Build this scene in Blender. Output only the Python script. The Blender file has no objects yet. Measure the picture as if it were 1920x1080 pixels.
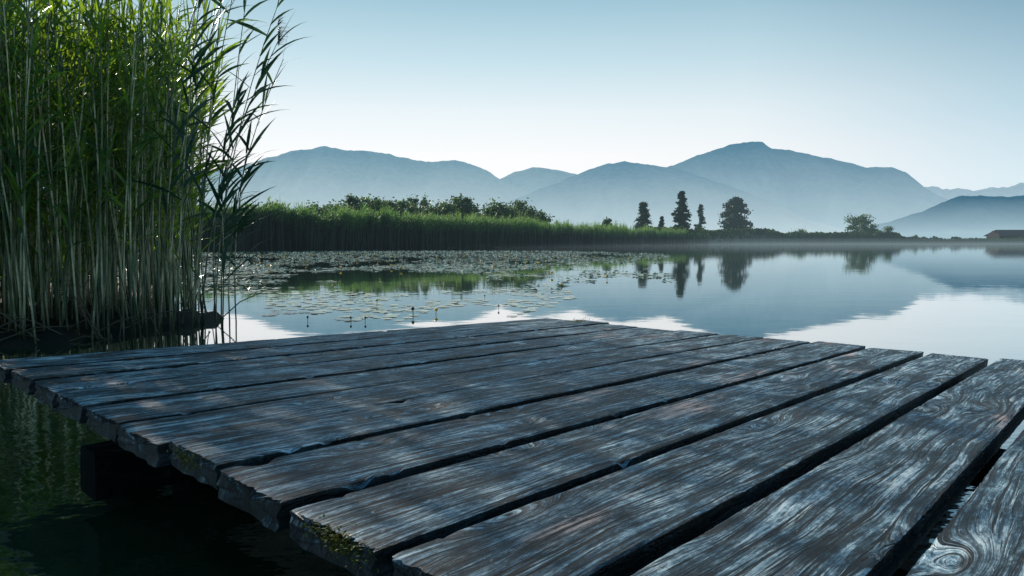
import bpy, math, random
from mathutils import Vector, Matrix, noise
R = math.radians
rng = random.Random(7)
scn = bpy.context.scene
col = scn.collection
F = 1280.0; H = 0.75; HY = 455.0
PIT = math.atan((540-HY)/F)

# ------------------------------------------------------------ helpers
class MB:
    def __init__(s): s.v=[]; s.f=[]
    def add(s, vs, fs):
        o=len(s.v); s.v.extend(vs); s.f.extend([tuple(i+o for i in f) for f in fs])
    def tube(s, pts, rad, n=5, cap=True):
        o=len(s.v); m=len(pts)
        for i,p in enumerate(pts):
            p=Vector(p)
            d=(Vector(pts[min(i+1,m-1)])-Vector(pts[max(i-1,0)])).normalized()
            a=d.cross(Vector((0.31,0.95,0.05)))
            if a.length<1e-3: a=d.cross(Vector((1,0,0)))
            a.normalize(); b=d.cross(a)
            r=rad[i] if hasattr(rad,'__len__') else rad
            for k in range(n):
                t=2*math.pi*k/n
                s.v.append(tuple(p+a*(math.cos(t)*r)+b*(math.sin(t)*r)))
        for i in range(m-1):
            for k in range(n):
                k2=(k+1)%n
                s.f.append((o+i*n+k,o+i*n+k2,o+(i+1)*n+k2,o+(i+1)*n+k))
        if cap:
            s.f.append(tuple(o+k for k in range(n))[::-1]); s.f.append(tuple(o+(m-1)*n+k for k in range(n)))
    def blade(s, base, d, up, L, W, droop, seg=5, side=None):
        o=len(s.v); p=Vector(base); dd=Vector(d).normalized()
        if side is None:
            side=dd.cross(Vector((0,0,1)))
            if side.length<1e-3: side=Vector((1,0,0))
            side.normalize()
        st=L/seg
        for i in range(seg+1):
            t=i/seg
            w=W*(math.sin(math.pi*min(1,(t*0.85+0.12)))**0.8)*(1-t**4)
            s.v.append(tuple(p-side*w*0.5)); s.v.append(tuple(p+side*w*0.5))
            p=p+dd*st; dd=(dd+Vector((0,0,-droop/seg))).normalized()
        for i in range(seg):
            a=o+2*i; s.f.append((a,a+1,a+3,a+2))
    def quad(s,c,u,v):
        o=len(s.v); c=Vector(c)
        for q in (c-u-v,c+u-v,c+u+v,c-u+v): s.v.append(tuple(q))
        s.f.append((o,o+1,o+2,o+3))
    def mesh(s,name,mat,smooth=False):
        m=bpy.data.meshes.new(name); m.from_pydata(s.v,[],s.f); m.update()
        if smooth: m.polygons.foreach_set('use_smooth',[True]*len(m.polygons))
        if mat: m.materials.append(mat)
        return m
    def build(s,name,mat,parent=None,smooth=False):
        return link(name,s.mesh(name,mat,smooth),parent)
def link(name,me,parent=None):
    o=bpy.data.objects.new(name,me); col.objects.link(o)
    if parent is not None: o.parent=parent
    return o
def tag(o,label=None,cat=None,group=None,kind=None):
    if label: o['label']=label
    if cat: o['category']=cat
    if group: o['group']=group
    if kind: o['kind']=kind
    return o
def empty(name,loc=(0,0,0),rz=0,**k):
    o=bpy.data.objects.new(name,None); col.objects.link(o); o.location=loc; o.rotation_euler=(0,0,rz); o.empty_display_size=.1
    return tag(o,**k)
def lerp(a,b,t): return a+(b-a)*t
def interp(pts,x):
    if x<=pts[0][0]: return pts[0][1]
    for (x0,y0),(x1,y1) in zip(pts,pts[1:]):
        if x<=x1: return lerp(y0,y1,(x-x0)/(x1-x0))
    return pts[-1][1]
cU=Vector((0,math.sin(PIT),math.cos(PIT))); cF=Vector((0,math.cos(PIT),-math.sin(PIT)))
def ray(px,py): return Vector((1,0,0))*((px-960)/F)+cU*((540-py)/F)+cF
def on_water(px,py):
    r=ray(px,py); t=-H/r.z; return Vector((r.x*t,r.y*t,0))
def XZ(px,Y): return (px-960)/F*Y*1.002
def hgt(py,Y): return H+(HY-py)/F*Y

# ------------------------------------------------------------ node helpers
class NT:
    def __init__(s,tree): s.t=tree; s.n=tree.nodes; s.l=tree.links; s.n.clear()
    def node(s,typ,**k):
        n=s.n.new(typ)
        for a,b in k.items(): setattr(n,a,b)
        return n
    def set(s,sock,v):
        if isinstance(v,bpy.types.NodeSocket): s.l.new(v,sock)
        elif v is not None:
            if hasattr(sock.default_value,'__len__') and hasattr(v,'__len__') and len(sock.default_value)==4 and len(v)==3: v=(*v,1)
            sock.default_value=v
    def m(s,op,a,b=None,c=None,clamp=False):
        n=s.node('ShaderNodeMath',operation=op,use_clamp=clamp); s.set(n.inputs[0],a)
        if b is not None: s.set(n.inputs[1],b)
        if c is not None: s.set(n.inputs[2],c)
        return n.outputs[0]
    def vm(s,op,a,b=None):
        n=s.node('ShaderNodeVectorMath',operation=op); s.set(n.inputs[0],a)
        if b is not None: s.set(n.inputs[1],b)
        return n.outputs['Value'] if op in('DOT_PRODUCT','LENGTH') else n.outputs[0]
    def noise(s,vec,scale,detail=4,rough=.5,dist=0):
        n=s.node('ShaderNodeTexNoise'); s.set(n.inputs['Vector'],vec); n.inputs['Scale'].default_value=scale
        n.inputs['Detail'].default_value=detail; n.inputs['Roughness'].default_value=rough; n.inputs['Distortion'].default_value=dist
        return n.outputs['Fac']
    def ramp(s,fac,stops,interp='LINEAR'):
        n=s.node('ShaderNodeValToRGB'); n.color_ramp.interpolation=interp; e=n.color_ramp.elements
        while len(e)<len(stops): e.new(.5)
        for i,(p,c) in enumerate(stops):
            e[i].position=p; e[i].color=(*c,1) if hasattr(c,'__len__') else (c,c,c,1)
        s.set(n.inputs[0],fac); return n.outputs[0]
    def mix(s,fac,a,b,bt='MIX'):
        n=s.node('ShaderNodeMix',data_type='RGBA',blend_type=bt); s.set(n.inputs[0],fac); s.set(n.inputs[6],a); s.set(n.inputs[7],b); return n.outputs[2]
    def sep(s,v):
        n=s.node('ShaderNodeSeparateXYZ'); s.set(n.inputs[0],v); return n.outputs
    def comb(s,x,y,z):
        n=s.node('ShaderNodeCombineXYZ'); s.set(n.inputs[0],x); s.set(n.inputs[1],y); s.set(n.inputs[2],z); return n.outputs[0]
    def maprange(s,v,a,b,c=0,d=1):
        n=s.node('ShaderNodeMapRange'); s.set(n.inputs[0],v)
        for i,q in enumerate((a,b,c,d)): n.inputs[i+1].default_value=q
        return n.outputs[0]
def newmat(name):
    m=bpy.data.materials.new(name); m.use_nodes=True; return m,NT(m.node_tree)
def principled(t,base,rough=.6,spec=.5,normal=None):
    p=t.node('ShaderNodeBsdfPrincipled'); t.set(p.inputs['Base Color'],base); t.set(p.inputs['Roughness'],rough); t.set(p.inputs['Specular IOR Level'],spec)
    if normal is not None: t.set(p.inputs['Normal'],normal)
    return p.outputs[0]
def output(t,sh,slot=0):
    o=t.node('ShaderNodeOutputMaterial'); t.l.new(sh,o.inputs[slot])
def bump(t,h,strength,dist,normal=None):
    b=t.node('ShaderNodeBump'); t.set(b.inputs['Height'],h); b.inputs['Strength'].default_value=strength; b.inputs['Distance'].default_value=dist
    return b.outputs[0]
def mixsh(t,f,a,b):
    n=t.node('ShaderNodeMixShader'); t.set(n.inputs[0],f); t.l.new(a,n.inputs[1]); t.l.new(b,n.inputs[2]); return n.outputs[0]
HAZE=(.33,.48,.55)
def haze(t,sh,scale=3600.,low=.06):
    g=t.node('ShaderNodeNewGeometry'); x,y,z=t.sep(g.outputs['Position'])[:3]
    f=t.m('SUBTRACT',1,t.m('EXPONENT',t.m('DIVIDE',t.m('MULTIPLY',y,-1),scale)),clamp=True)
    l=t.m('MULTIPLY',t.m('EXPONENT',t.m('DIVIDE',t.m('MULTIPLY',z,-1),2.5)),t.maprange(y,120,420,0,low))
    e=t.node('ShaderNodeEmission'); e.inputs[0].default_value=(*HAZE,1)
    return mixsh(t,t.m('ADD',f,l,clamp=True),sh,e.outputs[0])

# ------------------------------------------------------------ materials
def leafmat(name,dark,light,trans,nscale=6,hz=False,tw=.45,zs=.3,rough=.5):
    m,t=newmat(name)
    g=t.node('ShaderNodeNewGeometry')
    p=t.vm('MULTIPLY',g.outputs['Position'],(1,1,zs))
    n=t.noise(p,nscale,3,.6)
    c=t.mix(t.maprange(n,.3,.7),dark,light)
    tr=t.node('ShaderNodeBsdfTranslucent'); t.set(tr.inputs[0],t.mix(t.maprange(n,.35,.62),tuple(x*.25 for x in trans),trans))
    s=mixsh(t,tw,principled(t,c,rough,.4),tr.outputs[0])
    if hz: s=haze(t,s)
    output(t,s); return m
M={}
M['reedleaf']=leafmat('reed_leaf_green',(.014,.065,.042),(.06,.17,.06),(.42,.66,.03),3.5,tw=.5,rough=.38)
M['reedsilhouette']=leafmat('reed_leaf_silhouette',(.010,.040,.034),(.03,.085,.05),(.08,.20,.05),4,tw=.22,rough=.42)  # darker leaf copy, backlit silhouette shade put into its colour for fringe reeds
M['tree']=leafmat('tree_foliage',(.035,.080,.052),(.105,.18,.08),(.16,.28,.07),.9,True,.4)
M['conifer']=leafmat('conifer_foliage',(.010,.034,.028),(.034,.074,.046),(.04,.09,.03),1.2,True,.22)
M['shrub']=leafmat('shrub_foliage',(.012,.036,.022),(.05,.09,.035),(.09,.16,.03),.35,True,.28)
M['moss']=leafmat('moss_green',(.05,.07,.01),(.22,.22,.03),(.2,.2,.02),60,tw=.2)

m,t=newmat('reed_stem'); g=t.node('ShaderNodeNewGeometry')
p=t.vm('MULTIPLY',g.outputs['Position'],(1,1,.12))
n=t.noise(p,14,3,.6)
c=t.ramp(n,[(.25,(.012,.03,.022)),(.40,(.05,.10,.05)),(.49,(.17,.21,.10)),(.58,(.56,.54,.34)),(.70,(.40,.30,.17)),(.85,(.10,.06,.03))])
z=t.sep(g.outputs['Position'])[2]
nb=t.noise(t.vm('MULTIPLY',g.outputs['Position'],(1,1,8)),3,2)
c=t.mix(t.m('MULTIPLY',t.maprange(nb,.5,.75),.5),c,(.03,.05,.03))
c=t.mix(t.maprange(z,0,.35,.75,0),c,(.02,.018,.012))
output(t,principled(t,c,.45,.4)); M['reedstem']=m

m,t=newmat('far_reeds'); g=t.node('ShaderNodeNewGeometry'); z=t.sep(g.outputs['Position'])[2]
n=t.noise(t.vm('MULTIPLY',g.outputs['Position'],(1,1,.35)),1.1,4,.6)
n3=t.noise(t.vm('MULTIPLY',g.outputs['Position'],(1,1,.1)),.16,3,.6)
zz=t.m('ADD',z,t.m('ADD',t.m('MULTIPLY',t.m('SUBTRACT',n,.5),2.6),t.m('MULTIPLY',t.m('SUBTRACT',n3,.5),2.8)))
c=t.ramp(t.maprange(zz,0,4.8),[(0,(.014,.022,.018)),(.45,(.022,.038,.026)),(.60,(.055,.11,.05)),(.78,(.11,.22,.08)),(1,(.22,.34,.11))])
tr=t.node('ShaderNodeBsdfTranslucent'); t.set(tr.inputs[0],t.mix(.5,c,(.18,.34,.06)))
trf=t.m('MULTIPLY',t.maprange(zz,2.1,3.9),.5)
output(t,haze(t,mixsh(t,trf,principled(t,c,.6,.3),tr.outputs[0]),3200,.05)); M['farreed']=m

m,t=newmat('bark'); g=t.node('ShaderNodeNewGeometry'); n=t.noise(g.outputs['Position'],3,3)
output(t,haze(t,principled(t,t.mix(n,(.02,.016,.012),(.07,.055,.04)),.9,.2))); M['bark']=m
m,t=newmat('meadow'); g=t.node('ShaderNodeNewGeometry'); n=t.noise(g.outputs['Position'],.02,4,.6)
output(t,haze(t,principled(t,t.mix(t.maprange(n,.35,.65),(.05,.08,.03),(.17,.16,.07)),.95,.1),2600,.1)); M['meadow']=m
m,t=newmat('mud'); g=t.node('ShaderNodeNewGeometry'); n=t.noise(g.outputs['Position'],14,6,.7)
output(t,principled(t,t.mix(n,(.004,.005,.004),(.035,.030,.02)),.75,.3,bump(t,n,1,.03))); M['mud']=m

m,t=newmat('lake_water'); tc=t.node('ShaderNodeNewGeometry'); P=tc.outputs['Position']
n1=t.noise(t.vm('MULTIPLY',P,(.9,1.6,1)),1.3,3,.55); n2=t.noise(t.vm('MULTIPLY',P,(.10,.35,1)),1,3,.5)
n3=t.noise(t.vm('MULTIPLY',P,(1,1.3,1)),11,2,.5)
yy=t.sep(P)[1]
h=t.m('ADD',t.m('ADD',n1,t.m('MULTIPLY',n2,2.0)),t.m('MULTIPLY',n3,t.maprange(yy,1.8,5,1.9,0)))
bm=bump(t,h,.35,.004)
lw=t.node('ShaderNodeLayerWeight'); lw.inputs[0].default_value=.5; t.l.new(bm,lw.inputs['Normal'])
fr=t.m('ADD',.04,t.m('MULTIPLY',t.m('POWER',lw.outputs['Facing'],1.6),.96),clamp=True)
gl=t.node('ShaderNodeBsdfGlossy'); gl.inputs[0].default_value=(1,1,1,1); gl.inputs['Roughness'].default_value=.03; t.l.new(bm,gl.inputs['Normal'])
df=t.node('ShaderNodeBsdfDiffuse'); df.inputs[0].default_value=(.016,.058,.026,1)
output(t,mixsh(t,fr,df.outputs[0],gl.outputs[0])); M['water']=m

m,t=newmat('lily_pad'); g=t.node('ShaderNodeNewGeometry'); n=t.noise(g.outputs['Position'],2.3,4,.7)
c=t.ramp(n,[(.3,(.16,.24,.15)),(.46,(.30,.40,.27)),(.58,(.55,.63,.48)),(.72,(.42,.38,.22)),(.85,(.18,.12,.06))])
output(t,principled(t,c,.22,1.0)); M['pad']=m
def plain(name,c,r=.6,hz=False,var=.35,sc=8):
    m,t=newmat(name); g=t.node('ShaderNodeNewGeometry'); n=t.noise(g.outputs['Position'],sc,4,.6)
    s=principled(t,t.mix(n,tuple(x*(1-var) for x in c),tuple(min(1,x*(1+var)) for x in c)),r,.35)
    if hz: s=haze(t,s)
    output(t,s); return m
M['yellow']=plain('lily_yellow',(.62,.42,.03),.45,sc=60)
M['bud']=plain('lily_bud_dark',(.03,.035,.015),.5,sc=60)
M['hutwall']=plain('hut_boards',(.02,.014,.016),.9,True,.5,1.5)
M['hutroof']=plain('hut_roof',(.045,.035,.04),.9,True,.3,.6)
M['hutdoor']=plain('hut_door',(.01,.008,.008),.9,True,.3,2)
M['dead']=plain('dead_reed_straw',(.09,.08,.05),.7,var=.6,sc=12)

# weathered wood
def woodmat(name,dark=False):
    m,t=newmat(name)
    tc=t.node('ShaderNodeTexCoord'); oi=t.node('ShaderNodeObjectInfo')
    off=t.comb(t.m('MULTIPLY',oi.outputs['Random'],37.3),t.m('MULTIPLY',oi.outputs['Random'],91.7),t.m('MULTIPLY',oi.outputs['Random'],13.1))
    P=t.vm('ADD',tc.outputs['Object'],off); X,Y,Z=t.sep(P)[:3]
    vo=t.node('ShaderNodeTexVoronoi'); vo.inputs['Scale'].default_value=1; vo.voronoi_dimensions='2D'; t.set(vo.inputs['Vector'],t.comb(t.m('MULTIPLY',X,1.5),t.m('MULTIPLY',Y,5.5),0))
    d=vo.outputs['Distance']
    k=t.m('EXPONENT',t.m('MULTIPLY',t.m('POWER',t.m('DIVIDE',d,.17),2),-1))
    w1=t.noise(t.comb(t.m('MULTIPLY',X,1.6),t.m('MULTIPLY',Y,5),Z),1,2,.5)
    w2=t.noise(t.comb(t.m('MULTIPLY',X,9),t.m('MULTIPLY',Y,30),Z),1,2,.5)
    fld=t.m('ADD',Y,t.m('ADD',t.m('MULTIPLY',k,.045),t.m('ADD',t.m('MULTIPLY',w1,.08),t.m('MULTIPLY',w2,.006))))
    zz=t.m('MULTIPLY',Z,30)
    A=t.noise(t.comb(t.m('MULTIPLY',X,4.0),t.m('MULTIPLY',fld,210),zz),1,6,.8)
    Cc=t.noise(t.comb(t.m('MULTIPLY',X,4.2),t.m('MULTIPLY',fld,62),zz),1,5,.75)
    B=t.noise(t.comb(t.m('MULTIPLY',X,2.2),t.m('MULTIPLY',fld,95),t.m('ADD',zz,4)),1,4,.65)
    B2=t.noise(t.comb(t.m('MULTIPLY',X,6.0),t.m('MULTIPLY',fld,250),t.m('ADD',zz,9)),1,3,.6)
    crack=t.m('MULTIPLY',t.maprange(B,.41,.44),t.maprange(B2,.39,.43,.12,1))
    pat=t.noise(t.comb(t.m('MULTIPLY',X,4.5),t.m('MULTIPLY',Y,12),Z),1,6,.75)
    spk=t.noise(t.comb(t.m('MULTIPLY',X,60),t.m('MULTIPLY',Y,140),Z),1,4,.8)
    worn=t.noise(t.comb(t.m('MULTIPLY',X,16),t.m('MULTIPLY',Y,40),t.m('ADD',Z,7)),1,6,.8,.6)
    v=t.m('ADD',t.m('MULTIPLY',A,1.0),t.m('ADD',t.m('MULTIPLY',Cc,.85),t.m('ADD',t.m('MULTIPLY',pat,.95),t.m('MULTIPLY',spk,.40))))
    v=t.m('SUBTRACT',v,1.06)
    c=t.ramp(v,[(.34,(.003,.008,.013)),(.44,(.013,.034,.052)),(.52,(.050,.110,.155)),(.60,(.17,.29,.37)),(.70,(.50,.66,.74)),(.85,(.78,.88,.90))])
    c=t.mix(t.m('MULTIPLY',t.maprange(worn,.61,.65),t.maprange(A,.40,.52,.1,.95)),c,(.70,.80,.83))
    c=t.mix(t.m('MULTIPLY',t.maprange(worn,.43,.37),.8),c,(.006,.016,.024))
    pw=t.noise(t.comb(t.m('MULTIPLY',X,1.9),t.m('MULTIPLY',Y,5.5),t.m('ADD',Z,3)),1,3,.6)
    sunpatch=t.m('MULTIPLY',t.maprange(pw,.60,.70),t.maprange(v,.42,.60,.0,.85))  # pinkish worn patches that also carry sunlit spots in the wood colour
    c=t.mix(sunpatch,c,(.66,.46,.40))
    c=t.mix(t.m('SUBTRACT',1,crack),c,(.001,.002,.004))
    kn=t.maprange(d,.025,.06,1,0)
    c=t.mix(t.m('MULTIPLY',kn,.85),c,(.006,.010,.014))
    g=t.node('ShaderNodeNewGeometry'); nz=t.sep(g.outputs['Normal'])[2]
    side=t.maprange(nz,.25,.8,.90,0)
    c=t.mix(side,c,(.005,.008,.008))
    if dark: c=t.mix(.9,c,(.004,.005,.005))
    hh=t.m('ADD',t.m('MULTIPLY',A,1.0),t.m('ADD',t.m('MULTIPLY',crack,1.2),t.m('ADD',t.m('MULTIPLY',Cc,1.0),t.m('MULTIPLY',spk,.35))))
    output(t,principled(t,c,.85 if dark else t.maprange(A,.3,.7,.38,.68),.08 if dark else .42,bump(t,hh,1.0,.006))); return m
M['wood']=woodmat('weathered_wood'); M['darktimber']=woodmat('dark_timber',True)  # second material is the same wood, matte and mixed mostly to near black

# ------------------------------------------------------------ water, land
mb=MB(); 
mb.add([(-14000,-3000,0),(14000,-3000,0),(14000,14000,0),(-14000,14000,0)],[(0,1,2,3)])
tag(mb.build('water',M['water']),kind='structure',label='calm mirror smooth lake water',cat='water')
SH=[(-3000,40),(-400,46),(430,57),(600,64),(800,85),(1000,120),(1150,165),(1285,235),(1330,310),(1400,385),(1500,430),(1700,460),(1920,480),(5000,480)]
def shore(px): return interp(SH,px)
mb=MB(); pxs=[-3000+ i*25 for i in range(0,321)]
rows=[0,1.5,8,30,100,300,800,2000,4500,9000]
for px in pxs:
    Y0=shore(px)
    for k,dy in enumerate(rows):
        Y=Y0+dy; n=noise.noise(Vector((px*.02,dy*.1,0)))
        mb.v.append((XZ(px,Y0)*(Y/Y0),Y,(-.1 if k==0 else .18+min(dy,400)*.002+.1*n)))
nr=len(rows)
for i in range(len(pxs)-1):
    for k in range(nr-1): mb.f.append((i*nr+k,(i+1)*nr+k,(i+1)*nr+k+1,i*nr+k+1))
tag(mb.build('ground',M['meadow'],smooth=True),kind='structure',label='flat marsh meadow along the far lake shore',cat='ground')

# ------------------------------------------------------------ mountains
def mrange(name,label,D,pts,top,base,zt,seed,jag=1.0,spread=.28):
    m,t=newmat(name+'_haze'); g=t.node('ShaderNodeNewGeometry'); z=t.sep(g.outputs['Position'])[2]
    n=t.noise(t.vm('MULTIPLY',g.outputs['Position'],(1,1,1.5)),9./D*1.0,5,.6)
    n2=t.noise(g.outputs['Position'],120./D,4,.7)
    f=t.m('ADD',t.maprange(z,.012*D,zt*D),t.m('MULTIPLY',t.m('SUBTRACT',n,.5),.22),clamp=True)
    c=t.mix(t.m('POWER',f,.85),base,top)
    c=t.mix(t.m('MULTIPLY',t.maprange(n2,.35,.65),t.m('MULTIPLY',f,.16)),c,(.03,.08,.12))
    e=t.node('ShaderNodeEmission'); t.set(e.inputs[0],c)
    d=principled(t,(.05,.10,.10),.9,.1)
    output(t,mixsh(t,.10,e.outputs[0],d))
    mb=MB(); x0,x1=pts[0][0],pts[-1][0]; N=int((x1-x0)/3); NR=26
    for i in range(N+1):
        px=x0+(x1-x0)*i/N
        py=interp(pts,px)
        e0=(HY-py)+ jag*(noise.fractal(Vector((px*.035,seed,0)),1,2,5)*2.6+ noise.noise(Vector((px*.6,seed,3)))*.5)*min(1,(HY-py)/25)
        zr=max(e0,.5)/F*D
        for k in range(NR):
            tt=k/(NR-1)
            Y=D*(1-spread*tt)
            sp=noise.fractal(Vector((px*.018+tt*.8,tt*1.2+seed,1)),1,2,5)
            zz=zr*((1-tt)**1.15)+zr*.22*sp*math.sin(math.pi*tt)**.8*(.4+.6*tt)
            zz=min(zz,zr*(1-spread*tt)*.995+ (0 if k else 1e9))
            mb.v.append(((px-960)/F*D*(1-spread*.4*tt),Y,max(zz,-5) if k<NR-1 else -20))
        mb.v.append(((px-960)/F*D,D*1.12,-20))
    W=NR+1
    for i in range(N):
        a=i*W; b=(i+1)*W
        for k in range(NR-1): mb.f.append((a+k,a+k+1,b+k+1,b+k))
        mb.f.append((a,b,b+NR,a+NR))
    o=mb.build(name,m,smooth=True); tag(o,label=label,cat='mountain',kind='structure'); return o
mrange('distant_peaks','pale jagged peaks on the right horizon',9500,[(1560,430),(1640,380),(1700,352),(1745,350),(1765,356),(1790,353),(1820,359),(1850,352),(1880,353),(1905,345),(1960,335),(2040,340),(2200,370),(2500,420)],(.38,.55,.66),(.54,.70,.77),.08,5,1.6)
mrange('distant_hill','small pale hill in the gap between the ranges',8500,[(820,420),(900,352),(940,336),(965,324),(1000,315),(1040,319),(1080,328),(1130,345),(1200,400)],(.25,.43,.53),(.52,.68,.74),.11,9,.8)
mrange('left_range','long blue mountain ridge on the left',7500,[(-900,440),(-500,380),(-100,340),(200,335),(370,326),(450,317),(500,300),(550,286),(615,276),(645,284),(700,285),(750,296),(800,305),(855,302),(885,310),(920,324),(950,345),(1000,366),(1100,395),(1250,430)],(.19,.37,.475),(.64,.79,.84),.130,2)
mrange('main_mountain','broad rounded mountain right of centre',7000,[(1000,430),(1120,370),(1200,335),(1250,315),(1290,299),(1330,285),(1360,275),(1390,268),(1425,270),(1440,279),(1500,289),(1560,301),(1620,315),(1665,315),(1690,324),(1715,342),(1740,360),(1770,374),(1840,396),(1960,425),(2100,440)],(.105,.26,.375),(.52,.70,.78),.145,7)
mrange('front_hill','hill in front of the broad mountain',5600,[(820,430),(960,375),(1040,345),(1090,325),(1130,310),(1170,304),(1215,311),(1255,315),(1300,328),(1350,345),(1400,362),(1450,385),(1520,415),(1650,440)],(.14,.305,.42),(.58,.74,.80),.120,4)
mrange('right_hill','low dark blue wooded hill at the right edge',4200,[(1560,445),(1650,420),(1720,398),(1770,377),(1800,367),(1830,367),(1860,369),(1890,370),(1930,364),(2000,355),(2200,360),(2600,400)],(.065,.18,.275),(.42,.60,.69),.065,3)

# ------------------------------------------------------------ far reed bed (uncountable)
RT=[(-900,380),(400,386),(450,388),(520,384),(600,393),(700,396),(800,401),(900,407),(1000,413),(1100,419),(1200,426),(1285,433),(1330,440)]
mb=MB(); r=random.Random(3)
for i in range(38000):
    px=-900+ (1330+900)*(r.random()**.8)
    Ys=shore(px); dep=abs(r.gauss(0,3.2))*(Ys/80)**.5
    Y=Ys+dep+1.2*noise.noise(Vector((px*.05,0,9))); X=XZ(px,Y)
    top=hgt(interp(RT,px),Ys)
    hh=top*(.92+.24*noise.noise(Vector((px*.035,Y*.05,0)))+.26*noise.noise(Vector((px*.16,Y*.3,5))))+r.gauss(0,.38)*(Ys/64)**.5
    w=.05*(Y/60)**.6; lx=r.gauss(0,.16); a=r.uniform(0,3.14); sx=math.cos(a)*w; sy=math.sin(a)*w
    o=len(mb.v)
    mb.v+= [(X-sx,Y-sy,0),(X+sx,Y+sy,0),(X+lx+sx*.6,Y+sy*.6,hh*.7),(X+lx-sx*.6,Y-sy*.6,hh*.7),(X+lx*1.6,Y,hh)]
    mb.f+= [(o,o+1,o+2,o+3),(o+3,o+2,o+4)]
    for q in range(2):
        zb=hh*r.uniform(.5,.88); dx=r.uniform(-.5,.55); dz=r.uniform(.2,.6); o=len(mb.v)
        mb.v+=[(X+lx,Y,zb),(X+lx+dx*.5,Y+r.uniform(-.2,.2),zb+dz*.8),(X+lx+dx,Y,zb+dz),(X+lx+dx*.5,Y,zb+dz*.4)]
        mb.f.append((o,o+1,o+2,o+3))
pp=[-900+i*12 for i in range(0,184)]
o=len(mb.v)
for px in pp:
    Ys=shore(px); tp=hgt(interp(RT,px),Ys)
    for dy,k in ((2.0,0),(2.6,.45),(5.5,.55),(11,.5),(12,0)):
        Y=Ys+dy; mb.v.append((XZ(px,Y)+0,Y,tp*k*(1+.2*noise.noise(Vector((px*.1,dy,0))))))
for i in range(len(pp)-1):
    for k in range(4): mb.f.append((o+i*5+k,o+(i+1)*5+k,o+(i+1)*5+k+1,o+i*5+k+1))
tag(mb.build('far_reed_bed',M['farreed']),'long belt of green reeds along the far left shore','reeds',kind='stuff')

# low shore shrubs
mb=MB(); r=random.Random(8)
prof=[(1175,440),(1200,430),(1270,427),(1330,433),(1370,432),(1400,429),(1440,430),(1462,437),(1520,437),(1600,436),(1680,438),(1700,446),(1860,448),(1920,445),(2300,445)]
def ptop(px,Y): return hgt(interp(prof,px)+4*noise.noise(Vector((px*.05,0,0)))+3.5*noise.noise(Vector((px*.2,0,4))),Y)
for i in range(18000):
    px=r.uniform(1175,2100); 
    if px>1700 and r.random()<.4: continue
    Y=shore(px)+r.uniform(0,14)+(8 if px<1285 else 0); top=ptop(px,Y)
    z=top*(r.random()**.6); s=r.uniform(.35,.8)*min(1,Y/350)
    a=Vector((r.gauss(0,1),r.gauss(0,.4),r.gauss(0,1))).normalized()*s; b=a.cross(Vector((0,1,0))+Vector((r.gauss(0,.4),r.gauss(0,.4),r.gauss(0,.4)))).normalized()*s*.6
    mb.quad((XZ(px,Y),Y,max(z,.1)),a,b)
o=len(mb.v); q=[1262+i*6 for i in range(140)]
for px in q:
    for dy,k in ((.5,0),(1.5,.62),(7,.75),(12,.6),(14,0)):
        Y=shore(px)+dy; mb.v.append((XZ(px,Y),Y,max(.1,ptop(px,Y))*k))
for i in range(len(q)-1):
    for k in range(4): mb.f.append((o+i*5+k,o+(i+1)*5+k,o+(i+1)*5+k+1,o+i*5+k+1))
tag(mb.build('shore_shrubs',M['shrub']),'low mixed bushes and grass lining the far right shore','bushes',kind='stuff')

# thin morning mist lying on the far water, in overlapping layers
for lab,yn,zn,zf,x0,dn in (('low layer of mist on the far water',60,.15,.60,-2,.0004),('middle layer of mist on the far water',85,.5,1.8,-12,.00022),('upper faint layer of mist on the far water',130,1.2,3.6,-30,.00016)):
    m,t=newmat('morning_mist')
    ab=t.node('ShaderNodeVolumeAbsorption'); ab.inputs['Color'].default_value=(0,0,0,1); ab.inputs['Density'].default_value=dn
    em=t.node('ShaderNodeEmission'); em.inputs[0].default_value=(.58,.73,.80,1); em.inputs[1].default_value=dn
    ad=t.node('ShaderNodeAddShader'); t.l.new(ab.outputs[0],ad.inputs[0]); t.l.new(em.outputs[0],ad.inputs[1]); output(t,ad.outputs[0],1)
    mb=MB(); mb.add([(x0,yn,.01),(420,yn,.01),(420,427,.01),(x0,427,.01),(x0,yn,zn),(420,yn,zn),(420,427,zf),(x0,427,zf)],[(0,3,2,1),(4,5,6,7),(0,1,5,4),(1,2,6,5),(2,3,7,6),(3,0,4,7)])
    tag(mb.build('mist',m),lab,'mist',kind='stuff')

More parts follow.
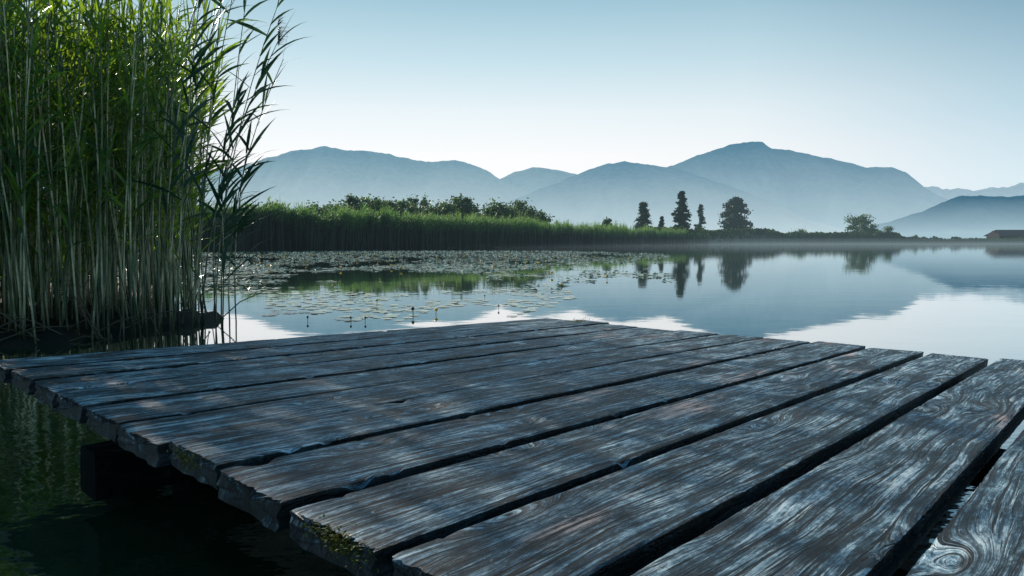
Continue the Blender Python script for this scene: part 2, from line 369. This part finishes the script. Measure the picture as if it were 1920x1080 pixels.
# ------------------------------------------------------------ trees
def tree(name,label,cat,px,Y,pytop,wpx,kind,seed,group=None,n=1700,mat=None,base=.12,airy=False):
    r=random.Random(seed); Hh=hgt(pytop,Y); X=XZ(px,Y); Rr=wpx/F*Y*.5
    root=empty(name,(X,Y,.1),label=label,cat=cat,group=group)
    tk=MB()
    bend=[Vector((r.gauss(0,.01)*Hh*k/6,r.gauss(0,.01)*Hh*k/6,Hh*.93*k/6)) for k in range(7)]
    tk.tube(bend,[Hh*.022*(1-k/6.6) for k in range(7)],7)
    cr=MB()
    def leaf(c,s):
        a=Vector((r.gauss(0,1),r.gauss(0,1),r.gauss(0,.7))).normalized()*s
        b=a.cross(Vector((r.gauss(0,1),r.gauss(0,1),r.gauss(0,1)))).normalized()*s*.6
        cr.quad(c,a,b)
    if kind in('conifer','slim','egg','spruce'):
        nb={'conifer':150,'spruce':150,'egg':150,'slim':60}[kind]
        for i in range(nb):
            tt=(i+r.random())/nb
            if kind!='egg': tt=tt**1.2
            z=Hh*(base+(1-base)*tt)
            if kind=='egg': pr=min(1,math.sqrt(max(0,1-((tt-.36)/.655)**2))*1.02)
            elif kind=='spruce': pr=min(1,(1-tt)*1.7+.12)*(.82+.18*math.sin(tt*17+seed))*(1 if tt<.97 else .5)
            else: pr=(1-tt)**.9
            rad=Rr*pr*(.65+.45*r.random())+Rr*.03
            az=r.uniform(0,6.28)
            e=Vector((math.cos(az)*rad,math.sin(az)*rad,z-rad*.25))
            s=Vector((0,0,z)); tk.tube([s,(s+e)*.5+Vector((0,0,rad*.05)),e],[Hh*.004,.02+Hh*.002,.01],4)
            for q in range(int(n/nb)):
                u=r.random()**.8; p=s.lerp(e,u)
                j=Rr*(.085 if kind!='egg' else .10)
                leaf(p+Vector((r.gauss(0,j),r.gauss(0,j),r.gauss(0,j*.6))),Hh*r.uniform(.011,.023))
    else:
        cl=[]
        for i in range(30):
            az=r.uniform(0,6.28); zz=r.uniform(.15,.90); rr=Rr*math.sqrt(max(.05,1-((zz-.5)/.52)**2))*r.uniform(.15,.9)
            c=Vector((math.cos(az)*rr,math.sin(az)*rr,Hh*zz)); cl.append((c,Rr*r.uniform(.20,.42)))
            b=bend[min(5,int(zz*4))]; tk.tube([b,(b+c)*.5+Vector((0,0,-Hh*.02)),c],[Hh*.009,Hh*.006,Hh*.002],4)
        thr=-.05 if airy else -.36
        for i in range(n):
            c,s=cl[r.randrange(len(cl))]
            v=Vector((r.gauss(0,1),r.gauss(0,1),r.gauss(0,.75)))*s*.5
            if noise.noise((c+v)*(3/Rr)+Vector((seed,0,0)))<thr: continue
            p=c+v; 
            if p.z<Hh*.08: p.z=Hh*.08+r.random()*Hh*.1
            leaf(p,Hh*(r.uniform(.012,.024) if airy else r.uniform(.016,.032)))
    tk.build('trunk',M['bark'],root); cr.build('crown',mat or (M['conifer'] if kind in('conifer','slim','spruce') else M['tree']),root)
    return root
T=[
 (1205,262,382,60,'conifer','broad pointed conifer, leftmost of the shore conifers'),
 (1239,268,407,24,'conifer','smallest conifer between two taller ones on the shore'),
 (1276,262,361,42,'spruce','tallest dark tree where the reed belt ends'),
 (1311,345,384,36,'slim','slim sparse tree right of the tallest conifer'),
 (1375,410,373,60,'egg','dense dark rounded tree standing alone by the water'),
 (1612,470,400,60,'tree','broad leafy tree on the far right shore'),
 (1662,475,424,28,'tree','small round tree just right of the broad shore tree'),
 (1640,478,430,34,'tree','low bush crown squeezed between two right shore trees'),
 (1496,445,431,44,'tree','low rounded bush alone on the far shore'),
 (1713,472,440,16,'tree','tiny bush at the edge of the pale field'),
 (1137,190,407,26,'tree','small ragged treetop poking above the thin reeds')]
for i,(px,Y,top,w,k,lab) in enumerate(T):
    if k in('conifer','slim','spruce'): tree('conifer_tree',lab,'tree',px,Y,top,w,k,40+i,n=(8000 if k!='slim' else 2600),base=.02)
    elif k=='egg': tree('leafy_tree',lab,'tree',px,Y,top,w,'egg',77,n=11000,mat=M['conifer'],base=.02)
    else: tree('leafy_tree' if w>30 else 'bush',lab,'tree' if w>30 else 'bush',px,Y,top,w,'tree',50+i,n=3800)
TL=[(676,122,368,80,'leftmost leafy tree above the reed belt'),(712,126,369,84,'second leafy tree from the left above the reeds'),(750,130,376,80,'small leafy tree left of the feathery one'),
 (784,136,366,58,'feathery upright tree above the middle of the reeds'),(826,140,379,84,'low leafy tree beside the feathery one'),(862,142,369,80,'dense leafy tree in the middle of the row'),
 (914,146,372,84,'leafy tree just left of the rightmost tree in the row'),(966,150,372,66,'open airy tree near the right end of the row'),(996,154,389,76,'rightmost low tree of the row behind the reeds'),
 (610,112,385,90,'faint low bush left of the tree row'),(500,100,381,90,'bush behind the reeds close to the foreground clump'),(650,118,385,90,'low rounded bush at the left foot of the tree row'),(942,148,384,90,'low bush filling the gap before the airy tree'),(795,138,387,100,'low bush at the foot of the feathery tree')]
for i,(px,Y,top,w,lab) in enumerate(TL):
    tree('leafy_tree',lab,'tree',px,Y,top,w,'tree',100+i,group='row of trees behind the reed belt',n=(4600 if i not in(3,7) else 3000),airy=i in(3,7))

# ------------------------------------------------------------ hut
hy=500.; hx=XZ(1867,hy)
hut=empty('wooden_hut',(hx,hy,.3),label='dark wooden boathouse with low roof at the right edge',cat='hut'); hut.scale=(1.75,1.75,1.75)
def box(mb,x0,x1,y0,y1,z0,z1): mb.add([(x0,y0,z0),(x1,y0,z0),(x1,y1,z0),(x0,y1,z0),(x0,y0,z1),(x1,y0,z1),(x1,y1,z1),(x0,y1,z1)],[(0,3,2,1),(4,5,6,7),(0,1,5,4),(1,2,6,5),(2,3,7,6),(3,0,4,7)])
mb=MB(); x=0.6
while x<19.4: box(mb,x,x+.36,0+.03*((x*7)%1),.2,0,3.4); x+=.4
box(mb,.65,19.6,.22,8,0,3.38); 
mb.add([(.65,.22,3.39),(.65,8,3.39),(.65,4.1,5.4)],[(0,1,2)]); mb.add([(19.6,.22,3.39),(19.6,8,3.39),(19.6,4.1,5.4)],[(0,2,1)]); mb.build('wall',M['hutwall'],hut)
mb=MB(); mb.add([(0,-.6,3.2),(20,-.6,3.2),(18,4.1,5.7),(1.8,4.1,5.7),(0,8.8,3.2),(20,8.8,3.2),(0,-.6,3.0),(20,-.6,3.0),(18,4.1,5.5),(1.8,4.1,5.5),(0,8.8,3.0),(20,8.8,3.0)],
 [(0,1,2,3),(3,2,5,4),(6,9,8,7),(9,10,11,8),(0,6,7,1),(4,5,11,10),(0,3,9,6),(3,4,10,9),(1,7,8,2),(2,8,11,5)]); mb.build('roof',M['hutroof'],hut)
mb=MB(); box(mb,4,6.6,-.08,-.02,0,2.6); mb.build('door',M['hutdoor'],hut)

# ------------------------------------------------------------ lily pads
r=random.Random(21)
def pad_geo(mb,c,rad,rot,r,n=11,curl=0):
    o=len(mb.v); mb.v.append((c[0],c[1],c[2]))
    for k in range(n+1):
        a=rot+.22+(2*math.pi-.44)*k/n; q=rad*(1+.07*math.sin(3*a+rot)+.05*math.sin(7*a+rot*5))*(1 if 0<k<n else .93)
        mb.v.append((c[0]+math.cos(a)*q,c[1]+math.sin(a)*q*.86,c[2]+curl*max(0,math.sin(a*2+rot))))
    for k in range(n): mb.f.append((o,o+1+k,o+2+k))
spots=[]
def right_lim(Y):
    return interp([(6,1050),(8,1200),(9,1290),(13,1260),(20,1250),(30,1260),(45,1250),(58,1100),(75,1020)],Y)
tries=0
while len(spots)<16000 and tries<500000:
    tries+=1
    if r.random()<.45: Y=math.sqrt(r.uniform(6.2**2,23**2))
    else: Y=math.sqrt(r.uniform(14**2,62**2))
    px=r.uniform(150,1300)
    lim=right_lim(Y)
    if px>lim: continue
    if Y>shore(px)-2: continue
    X=XZ(px,Y); nn=noise.noise(Vector((X*.30,Y*.16,2)))+.8*noise.noise(Vector((X*1.1,Y*.8,7)))
    dens=interp([(6,-.24),(8,-.20),(11,-.12),(14,.0),(18,.18),(24,.34),(60,.52)],Y)
    if px>lim-160: dens-=.40*(1-(lim-px)/160)
    if px<500 and Y<10: dens-=.3
    if nn+dens<0.14: continue
    if X> -1.9 and Y<6.5: continue
    spots.append((Y,X,r.uniform(.045,.10),r.uniform(0,6.28)))
spots.sort()
vars_=[]
for k in range(8):
    q=MB(); pad_geo(q,(0,0,0),1,k*.9,r,22,.10*(k%4)/3*(1 if k%2 else 0)); vars_.append(q.mesh('lily_pad',M['pad']))
occ={}
cnt=0; rest=[]
for s in spots:
    Y,X,rad,rot=s
    if Y<23:
        gx,gy=int(X//.3),int(Y//.3); bad=False
        for i in(-1,0,1):
            for j in(-1,0,1):
                for a,b,c in occ.get((gx+i,gy+j),()):
                    if (X-a)**2+(Y-b)**2<(rad+c)**2*.8: bad=True
        if bad: continue
        occ.setdefault((gx,gy),[]).append((X,Y,rad))
    if cnt<300:
        o=link('lily_pad',vars_[cnt%8]); o.location=(X,Y,.006); o.rotation_euler=(0,0,rot); o.scale=(rad,rad,rad)
        tag(o,'round floating lily pad among the nearer scattered pads','lily pad','scattered lily pads on the near water'); cnt+=1
    else: rest.append(s)
mb=MB()
for i,(Y,X,rad,rot) in enumerate(rest): pad_geo(mb,(X,Y,.006+.004*(i%5)),rad*(1+Y*.006),rot,r,8 if Y<30 else 6,.035 if r.random()<.25 else 0)
tag(mb.build('lily_pad_carpet',M['pad']),'dense carpet of lily pads in front of the far reeds','lily pads',kind='stuff')
# flowers
fl=MB(); fl.tube([(0,0,-.05),(.004,0,.03),(.0,.003,.07)],.005,6); f_st=fl.mesh('stalk',M['bud'],True)
def cup(mat,rad,op):
    b=MB(); n=10
    for ring,(z,q) in enumerate(((.062,.3),(.072,.85),(.088,1.0),(.105,.9*op),(.11,.55*op))):
        for k in range(n):
            a=2*math.pi*k/n; w=q*(1+.12*math.cos(5*a)); b.v.append((math.cos(a)*rad*w,math.sin(a)*rad*w,z))
    for i in range(4):
        for k in range(n): b.f.append((i*n+k,i*n+(k+1)%n,(i+1)*n+(k+1)%n,(i+1)*n+k))
    b.f.append(tuple(range(n))[::-1]); b.f.append(tuple(4*n+k for k in range(n)))
    return b.mesh('bloom',mat,True)
f_y=cup(M['yellow'],.032,1); f_b=cup(M['bud'],.020,.6)
def flower(px,py,lab,grp=None,y=True,s=.5):
    p=on_water(px,py); o=empty('water_lily' if y else 'lily_bud',p,rng.uniform(0,6),label=lab,cat='flower' if y else 'bud',group=grp); o.scale=(s,s,s)
    link('stalk',f_st,o); link('bloom' if y else 'bud',f_y if y else f_b,o)
flower(577,603,'dark lily bud farthest left, nearest the reed clump',y=False,s=.5)
flower(658,604,'dark lily bud left of its close neighbour near the jetty',y=False,s=.5)
flower(685,604,'dark lily bud right of its close neighbour near the jetty',y=False,s=.5)
flower(774,592,'tall dark lily bud standing above the water',y=False,s=.85)
flower(818,590,'yellow water lily just right of the tall dark bud',s=.6)
flower(707,571,'yellow water lily among pads, above the pair of dark buds',s=.6)
flower(935,580,'dark lily bud close above the far end of the jetty',y=False)
flower(909,560,'dark lily bud in open water beyond the jetty end',y=False)
flower(1138,524,'yellow water lily at the right margin of the pads',s=.8)
flower(1179,489,'yellow water lily farthest right, beside the tree reflections',s=.9)
flower(1052,538,'small yellow water lily on open water right of the pads')
for i in range(60):
    Y=math.sqrt(r.uniform(14**2,45**2)); px=r.uniform(470,1120)
    flower(px,HY+F*H/Y,'small yellow water lily dotted among the far pads','yellow water lilies in the lily pad carpet',s=1.0)

# ------------------------------------------------------------ reed clump
def reed(st,lf,org,h,lean,r,nl=15,wind=.5,tmin=.38,plume=None,rad=.0075,wide=1.0):
    org=Vector(org); wob=Vector((r.gauss(0,.03),r.gauss(0,.03),0))
    def P(t): return org+Vector((lean[0]*t**1.8,lean[1]*t**1.8,h*t*(1-.04*t)))+wob*math.sin(t*3.1)
    st.tube([P(k/8) for k in range(9)],[rad*(1-.07*k) for k in range(9)],5)
    for i in range(nl):
        t=tmin+(1-tmin)*((i+r.random()*.6)/nl)
        az=r.uniform(0,6.28) if r.random()>wind else r.gauss(0,.7)
        el=r.uniform(.5,1.15)
        d=Vector((math.cos(az)*math.cos(el),math.sin(az)*math.cos(el),math.sin(el)))
        sd=d.cross(Vector((r.gauss(0,.5),r.gauss(0,.5),1))).normalized()
        lf.blade(P(t),d,None,r.uniform(.28,.58)*(1-.2*t),r.uniform(.018,.031)*wide,r.uniform(.3,1.0),5,sd)
    lf.blade(P(.99),Vector((lean[0]*.6+r.gauss(0,.1),r.gauss(0,.1),1)),None,.35,.02,.2,4)
    if plume is not None:
        for q in range(90):
            a=r.uniform(0,6.28); b=P(1)+Vector((0,0,r.uniform(-.04,.15)))
            plume.blade(b,Vector((math.cos(a)*.5+.7,math.sin(a)*.5,r.uniform(.3,1.2))),None,r.uniform(.05,.13),.006,1.0,3)
front=[(-9,3.3),(-5.2,4.1),(-3.75,4.85),(-3.1,5.1),(-2.75,5.55),(-2.62,6.1)]
def frontY(x): return interp(front,x)
def right_x(y): return interp([(5,-3.3),(5.3,-2.93),(6.1,-2.74),(7,-3.15),(9,-4.2),(12,-5.8)],y)
r=random.Random(11)
bases=[]
while len(bases)<1250:
    x=r.uniform(-8.5,-2.6); y=r.uniform(3.6,10.5)
    if y<frontY(x) or x>right_x(y): continue
    if x>right_x(y)-.30 and r.random()<.35: continue
    if x<-6.3 and r.random()<.5: continue
    if noise.noise(Vector((x*1.8,y*1.8,0)))<-.25: continue
    bases.append((x,y))
def vis(b):
    x,y=b; px=960+F*x/y
    d=y-frontY(x)
    return (0 if -30<px<450 else 5)+min(d, (right_x(y)-x)*1.3)
bases.sort(key=vis)
protos=[]
for k in range(14):
    rr=random.Random(200+k); a=MB(); b=MB()
    bare=k in(3,8,11)
    reed(a,b,(0,0,0),rr.uniform(2.7,3.4),(rr.uniform(.0,.35),rr.uniform(-.15,.15)),rr,nl=(6 if bare else rr.choice((15,18,20))),wind=.35,tmin=(.65 if bare else rr.choice((.14,.25,.38,.42))),rad=rr.uniform(.007,.0095))
    protos.append((a.mesh('stem',M['reedstem'],True),b.mesh('foliage',M['reedleaf'])))
for i,(x,y) in enumerate(bases[:280]):
    a,b=protos[i%14]
    o=empty('reed',(x,y,-.03),r.uniform(-.9,.9)+(3.1 if r.random()<.25 else 0),label='tall leafy green reed standing in the dense clump left of the jetty',cat='reed',group='reeds in the foreground clump')
    s=r.uniform(.85,1.08); o.scale=(s,s,s); o.rotation_euler[0]=r.gauss(0,.03); o.rotation_euler[1]=r.gauss(0,.035)
    link('stem',a,o); link('foliage',b,o)
fr=[(-2.62,6.0,2.95,.62,'outermost reed arching right against the sky'),(-2.70,5.85,3.15,.44,'second reed in from the sky edge of the clump'),(-2.6,6.25,2.55,.52,'shorter reed at the right fringe of the clump'),
    (-2.78,5.65,3.3,.40,'tall fringe reed whose top leaves the picture'),(-2.66,6.1,2.2,.30,'low fringe reed leaning over the lily pads'),(-2.85,5.7,3.0,.6,'strongly leaning reed crossing the fringe'),
    (-2.58,6.35,1.7,.16,'short upright reed at the waterline fringe'),(-2.72,5.95,2.6,.72,'reed with blue grey seed plume at the sky edge'),(-2.9,5.6,3.2,.52,'fringe reed rising out of the top of the picture'),
    (-2.56,6.0,1.35,.08,'lowest reed standing alone in the water at the fringe'),(-2.7,6.3,3.3,.35,'slender tall reed behind the arching fringe reeds')]
for i,(x,y,h,ln,lab) in enumerate(fr):
    rr=random.Random(300+i); a=MB(); b=MB(); pl=MB() if 'plume' in lab else None
    o=empty('reed',(x,y,-.03),0,label=lab,cat='reed',group='fringe reeds leaning over the water')
    reed(a,b,(0,0,0),h,(ln,rr.uniform(-.15,.1)),rr,nl=20,wind=.6,tmin=.3,plume=pl,rad=.007,wide=1.2)
    a.build('stem',M['reedstem'],o,True); b.build('foliage',M['reedsilhouette'],o)
    if pl: pl.build('plume',M['bud'],o)
a=MB(); b=MB()
for (x,y) in bases[280:]:
    bare=r.random()<.15
    reed(a,b,(x,y,-.03),r.uniform(2.6,3.5),(r.uniform(-.1,.4),r.uniform(-.2,.2)),r,nl=(5 if bare else 16),wind=.35,tmin=r.choice((.08,.18,.3,.4)))
ob=MB(); ob.v=a.v+b.v; nA=len(a.v); nfa=len(a.f); ob.f=a.f+[tuple(i+nA for i in f) for f in b.f]
me=ob.mesh('reed_thicket',M['reedstem']); me.materials.append(M['reedleaf'])
me.polygons.foreach_set('material_index',[0]*nfa+[1]*(len(ob.f)-nfa))
tag(link('reed_thicket',me),'dense inner thicket of reeds behind the front stalks','reeds',kind='stuff')
mb=MB()
for i in range(130):
    x=r.uniform(-7,-2.6); y=frontY(x)+abs(r.gauss(0,.4))
    if x>right_x(y)+.1: x=right_x(y)+r.uniform(-.2,.12)
    L=r.uniform(.2,.8); az=r.uniform(0,6.28); el=abs(r.gauss(0,.5)) if r.random()<.6 else r.uniform(.9,1.5)
    p=Vector((x,y,r.uniform(0,.08))); d=Vector((math.cos(az)*math.cos(el),math.sin(az)*math.cos(el)*.6,math.sin(el)))
    q=p+d*L*.5; e=q+(d+Vector((r.gauss(0,.3),r.gauss(0,.2),-r.random()*.6))).normalized()*L*.5
    e.z=max(e.z,.0)
    mb.tube([p,q,e],[.0055,.005,.003],4)
tag(mb.build('dead_reed_litter',M['dead']),'broken dead straw and old stalks at the foot of the reeds','dead reeds',kind='stuff')
mb=MB(); NX=90; NY=26
for i in range(NX):
    for k in range(NY):
        y=3.0+9*k/(NY-1); xr=right_x(max(y,5))+.12
        x=-11+(xr+11)*i/(NX-1)
        fy=frontY(x)-.10
        y2=fy+(12-fy)*(k/(NY-1))**1.6
        xr=right_x(max(y2,5))+.20; x2=min(x,xr)
        e=min(k/3.,(NX-1-i)/3.,1)
        z=-.15+.22*e+.10*noise.fractal(Vector((x2*3,y2*3,0)),1,2,4)*(.3+e)
        mb.v.append((x2+.06*noise.noise(Vector((x2*4,y2*4,3))),y2+.09*noise.noise(Vector((x2*3,y2*3,9))),z))
for i in range(NX-1):
    for k in range(NY-1): mb.f.append((i*NY+k,(i+1)*NY+k,(i+1)*NY+k+1,i*NY+k+1))
tag(mb.build('bank',M['mud'],smooth=True),kind='structure',label='dark muddy bank under the reeds',cat='bank')

# ------------------------------------------------------------ jetty
h=.388
C=Vector((0,0,H))
d1=ray(2160,508).normalized(); d2=ray(-439,469).normalized()
n=d1.cross(d2).normalized(); u=d1; v=-(n.cross(u)).normalized()
r0=ray(0,682); P0=r0*(-h/n.dot(r0))
Mx=Matrix((( u.x,-v.x,n.x,0),(u.y,-v.y,n.y,0),(u.z,-v.z,n.z,0),(0,0,0,1)))
Mx.translation=C+P0
iv=Mx.inverted()
jet=empty('jetty',(0,0,0),label='weathered wooden jetty of wide grey planks with dark gaps over the water',cat='jetty')
jet.matrix_world=Mx
def deckpt(px,py):
    rr=ray(px,py); return iv@(C+rr*(-h/n.dot(rr)))
cor=[]
for i in range(14):
    xl=-439+1000/(2.278-.159*i) if i<12 else None
    xr=-439+1000/(.685-.0253*i)
    Rr_=deckpt(xr,611+.088*(xr-1180))
    if xl is not None: Ll=deckpt(xl,736+.484*(xl-120))
    else:
        Ll=Vector((cor[-1][0].x*2-cor[-2][0].x, cor[-1][0].y*2-cor[-2][0].y,0))
    cor.append((Ll,Rr_))
def plank(x0,x1,y0,y1,w,th=.052,seed=0,dz=0,tilt=0,rot=0):
    mb=MB(); L=x1-x0; NS=300; cr=[]
    rc=.002
    NT_=34
    for k in range(NT_+1):
        s=-1+2*k/NT_; s=math.copysign(abs(s)**.8,s); y=s*w/2; e=abs(s)
        cr.append((y,-rc*max(0,(e-.96)/.04)**2))
    for k in range(1,6): cr.append((w/2-.001*k,-rc-(th-rc)*k/6))
    for k in range(7): cr.append((w/2-.005-(w-.01)*k/6,-th))
    for k in range(1,6): cr.append((-w/2+.001*(6-k),-th+(th-rc)*k/6))
    nc=len(cr)
    for i in range(NS+1):
        t=i/NS
        xx=L*t
        endd=min(t,1-t)*L
        for (y,z) in cr:
            edge=(abs(y)/(w/2))**8
            sg=1 if y>0 else -1
            yy=y+ sg*edge*(.0022*noise.noise(Vector((xx*2.2,seed*3+(5 if y>0 else 0),0)))+.0010*noise.noise(Vector((xx*14,seed*5+(9 if y>0 else 0),z*20)))+.0018*noise.noise(Vector((xx*60,seed*5+(9 if y>0 else 0),z*90))))
            yy+=.002*math.sin(xx*1.3+seed)
            cz=max(0,noise.noise(Vector((xx*16,seed*2.2+(4 if y>0 else 0),1)))-.44)*.05*edge
            zz=z+ .0016*noise.noise(Vector((xx*1.0,y*5,seed*7.3)))+.0010*noise.noise(Vector((xx*4,y*60+3*noise.noise(Vector((xx*2,seed,0))),seed)))+.0013*noise.noise(Vector((xx*9,y*160,seed+4)))-cz
            rag=.006*noise.noise(Vector((y*14,z*10,seed*3+t)))+.007*noise.noise(Vector((y*110,z*60,seed+t*2)))+.008*noise.noise(Vector((y*260,z*90,seed+t*2)))
            dx=0
            if endd<.02:
                f=1-endd/.02; zz-= f*f*.0015*(1 if z>-.02 else -.4); dx=rag*f
            mb.v.append((xx+dx,yy,zz+tilt*(y)+.002*math.sin(xx*1.1+seed*2)))
    for i in range(NS):
        for k in range(nc):
            k2=(k+1)%nc; a=i*nc; b=(i+1)*nc
            mb.f.append((a+k,b+k,b+k2,a+k2))
    for e,i in ((0,0),(1,NS)):
        o=len(mb.v); cx=sum(mb.v[i*nc+k][0] for k in range(nc))/nc+(.003 if e==0 else -.003)
        for k in range(nc):
            p=mb.v[i*nc+k]; mb.v.append((cx+.006*noise.noise(Vector((p[1]*60,p[2]*60,seed))),p[1]*.6,(p[2]+th/2)*.55-th/2))
        c=len(mb.v); mb.v.append((cx,0,-th/2))
        for k in range(nc):
            k2=(k+1)%nc; f1=(i*nc+k,i*nc+k2,o+k2,o+k); f2=(o+k,o+k2,c)
            if e: f1=f1[::-1]; f2=f2[::-1]
            mb.f.append(f1); mb.f.append(f2)
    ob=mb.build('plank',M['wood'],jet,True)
    try: ob.data.set_sharp_from_angle(angle=R(32))
    except Exception as ex: print('sharp',ex)
    ob.location=(x0,(y0)-w/2,dz); ob.rotation_euler=(0,0,math.atan2(y1-y0,L)); return ob
P=[]
rj=random.Random(5)
for i in range(13):
    Ll,Rr_=cor[i]; Ln,Rn=cor[i+1]
    pit=abs((Ll.y-Ln.y)+(Rr_.y-Rn.y))*.5
    w=pit-(.021+.006*rj.random()+ (.005 if i>6 else 0)+(.012 if i>8 else 0))
    x0=Ll.x+rj.uniform(-.014,.006)-(.03 if i==0 else 0); x1=Rr_.x+rj.uniform(-.02,.03)
    P.append(plank(x0,x1+(.06 if i==1 else 0),Ll.y,Rr_.y,w,seed=i+1,dz=rj.uniform(-.002,.004),tilt=rj.uniform(-.012,.012)))
    P[-1]['ln']=x1-x0
pitch=abs(cor[0][0].y-cor[9][0].y)/9
Lp=cor[5][1].x-cor[5][0].x
P[1]['label']='longest far plank with a mossy end over the water'
P[8]['label']='plank with yellow moss on its broken near end'
def timber(name,x0,x1,y0,y1,z0,z1,seed):
    mb=MB(); N=30; xl=(x1-x0)>(y1-y0)
    A0,A1=(x0,x1) if xl else (y0,y1); B0,B1=(y0,y1) if xl else (x0,x1)
    for i in range(N+1):
        a=lerp(A0,A1,i/N)
        for (b,z) in ((B0+.01,z0),(B1-.01,z0),(B1,z0+.01),(B1,z1-.01),(B1-.01,z1),(B0+.01,z1),(B0,z1-.01),(B0,z0+.01)):
            j=.005*noise.noise(Vector((a*6,b*9+seed,z*9)))
            mb.v.append((a,b+j,z+j) if xl else (b+j,a,z+j))
    for i in range(N):
        for k in range(8):
            k2=(k+1)%8; mb.f.append((i*8+k,(i+1)*8+k,(i+1)*8+k2,i*8+k2))
    mb.f.append(tuple(range(8))); mb.f.append(tuple(N*8+k for k in range(8))[::-1])
    return mb.build(name,M['darktimber'],jet)
yb=-12.6*pitch
timber('stringer',.30,.42,yb,-.05,-.150,-.062,1)
timber('stringer',Lp-.45,Lp-.33,yb,-.05,-.150,-.062,2)
timber('stringer',Lp*.5-.05,Lp*.5+.05,yb,-.05,-.150,-.062,3)
rel=Vector((XZ(150,1.87),1.87,-.63)); q=iv @ (C+rel)
bx0,by=q.x,q.y
timber('crossbeam',bx0,Lp-.1,by-.07,by+.07,-.285,-.153,4)
timber('crossbeam',.12,Lp-.1,yb+.35,yb+.49,-.285,-.153,5)
for (px_,py_) in ((.36,by),(Lp-.39,by),(.36,yb+.42),(Lp-.39,yb+.42),(.36,-.22),(Lp-.39,-.22)):
    top=Mx@Vector((px_,py_,-.156)); mb=MB()
    pts=[Vector((top.x,top.y,zz)) for zz in (-1.6,-.8,-.2,.05,top.z-.0)]
    mb.tube([iv@p for p in pts],[.085,.085,.083,.08,.08],14); mb.build('post',M['darktimber'],jet,True)
def moss(parent,cx,cy,cz,sx,sy,nn,seed):
    r=random.Random(seed); mb=MB()
    for i in range(nn):
        p=Vector((cx+r.gauss(0,sx),cy+r.gauss(0,sy),cz+r.gauss(0,.008)))
        mb.blade(p,Vector((r.gauss(0,.6)-.2,r.gauss(0,.6),.6)),None,r.uniform(.004,.011),.004,1,2)
    return mb.build('moss',M['moss'],parent)
moss(P[8],.002,-.02,-.018,.006,.035,620,1); moss(P[6],.0,.03,-.018,.005,.03,160,2); moss(P[1],P[1]['ln']-.06,.03,.0,.05,.02,420,3)
for p in P: del p['ln']

# ------------------------------------------------------------ light, sky
SAZ=R(-42); SEL=R(25)
w=bpy.data.worlds.new('World'); scn.world=w; w.use_nodes=True; t=NT(w.node_tree)
tc=t.node('ShaderNodeTexCoord'); D=t.vm('NORMALIZE',tc.outputs['Generated']); X,Y,Z=t.sep(D)[:3]
el=t.m('MULTIPLY',t.m('ARCSINE',Z),180/math.pi/90,clamp=True)
A=t.ramp(el,[(0,(1,1,1)),(.078,(1,1,1)),(.115,(.86,.94,.965)),(.16,(.60,.785,.86)),(.225,(.31,.54,.66)),(.45,(.22,.42,.56)),(1,(.16,.32,.47))])
B=t.ramp(el,[(0,(.70,.85,.92)),(.05,(.62,.80,.89)),(.10,(.37,.61,.74)),(.215,(.03,.165,.29)),(.45,(.06,.18,.30)),(1,(.06,.16,.28))])
hx_=t.vm('NORMALIZE',t.comb(X,Y,0)); ga=R(-6)
dt=t.vm('DOT_PRODUCT',hx_,(math.sin(ga),math.cos(ga),0))
f=t.ramp(dt,[(0,0.),(.64,0.0),(.78,.42),(.91,.88),(1,1)])
c=t.mix(f,B,A)
sk=t.node('ShaderNodeTexSky',sky_type='NISHITA'); sk.sun_disc=False; sk.sun_elevation=SEL; sk.sun_rotation=SAZ; sk.altitude=500
sc=t.vm('MULTIPLY',sk.outputs[0],(.09,.10,.12))
c=t.mix(.04,c,sc)
bg=t.node('ShaderNodeBackground'); t.set(bg.inputs[0],c); bg.inputs[1].default_value=1.0
wo=t.node('ShaderNodeOutputWorld'); t.l.new(bg.outputs[0],wo.inputs[0])
sd=Vector((math.sin(SAZ)*math.cos(SEL),math.cos(SAZ)*math.cos(SEL),math.sin(SEL)))
L=bpy.data.lights.new('Sun','SUN'); L.energy=5; L.angle=R(.5); L.color=(1,.88,.74)
lo=bpy.data.objects.new('Sun',L); col.objects.link(lo); lo.rotation_euler=sd.to_track_quat('Z','Y').to_euler()
cam=bpy.data.cameras.new('Camera'); cam.sensor_width=36; cam.lens=24; cam.clip_start=.02; cam.clip_end=30000
co=bpy.data.objects.new('Camera',cam); col.objects.link(co); co.location=(0,0,H); co.rotation_euler=(math.pi/2-PIT,0,0); scn.camera=co
scn.view_settings.view_transform='Standard'; scn.view_settings.look='None'
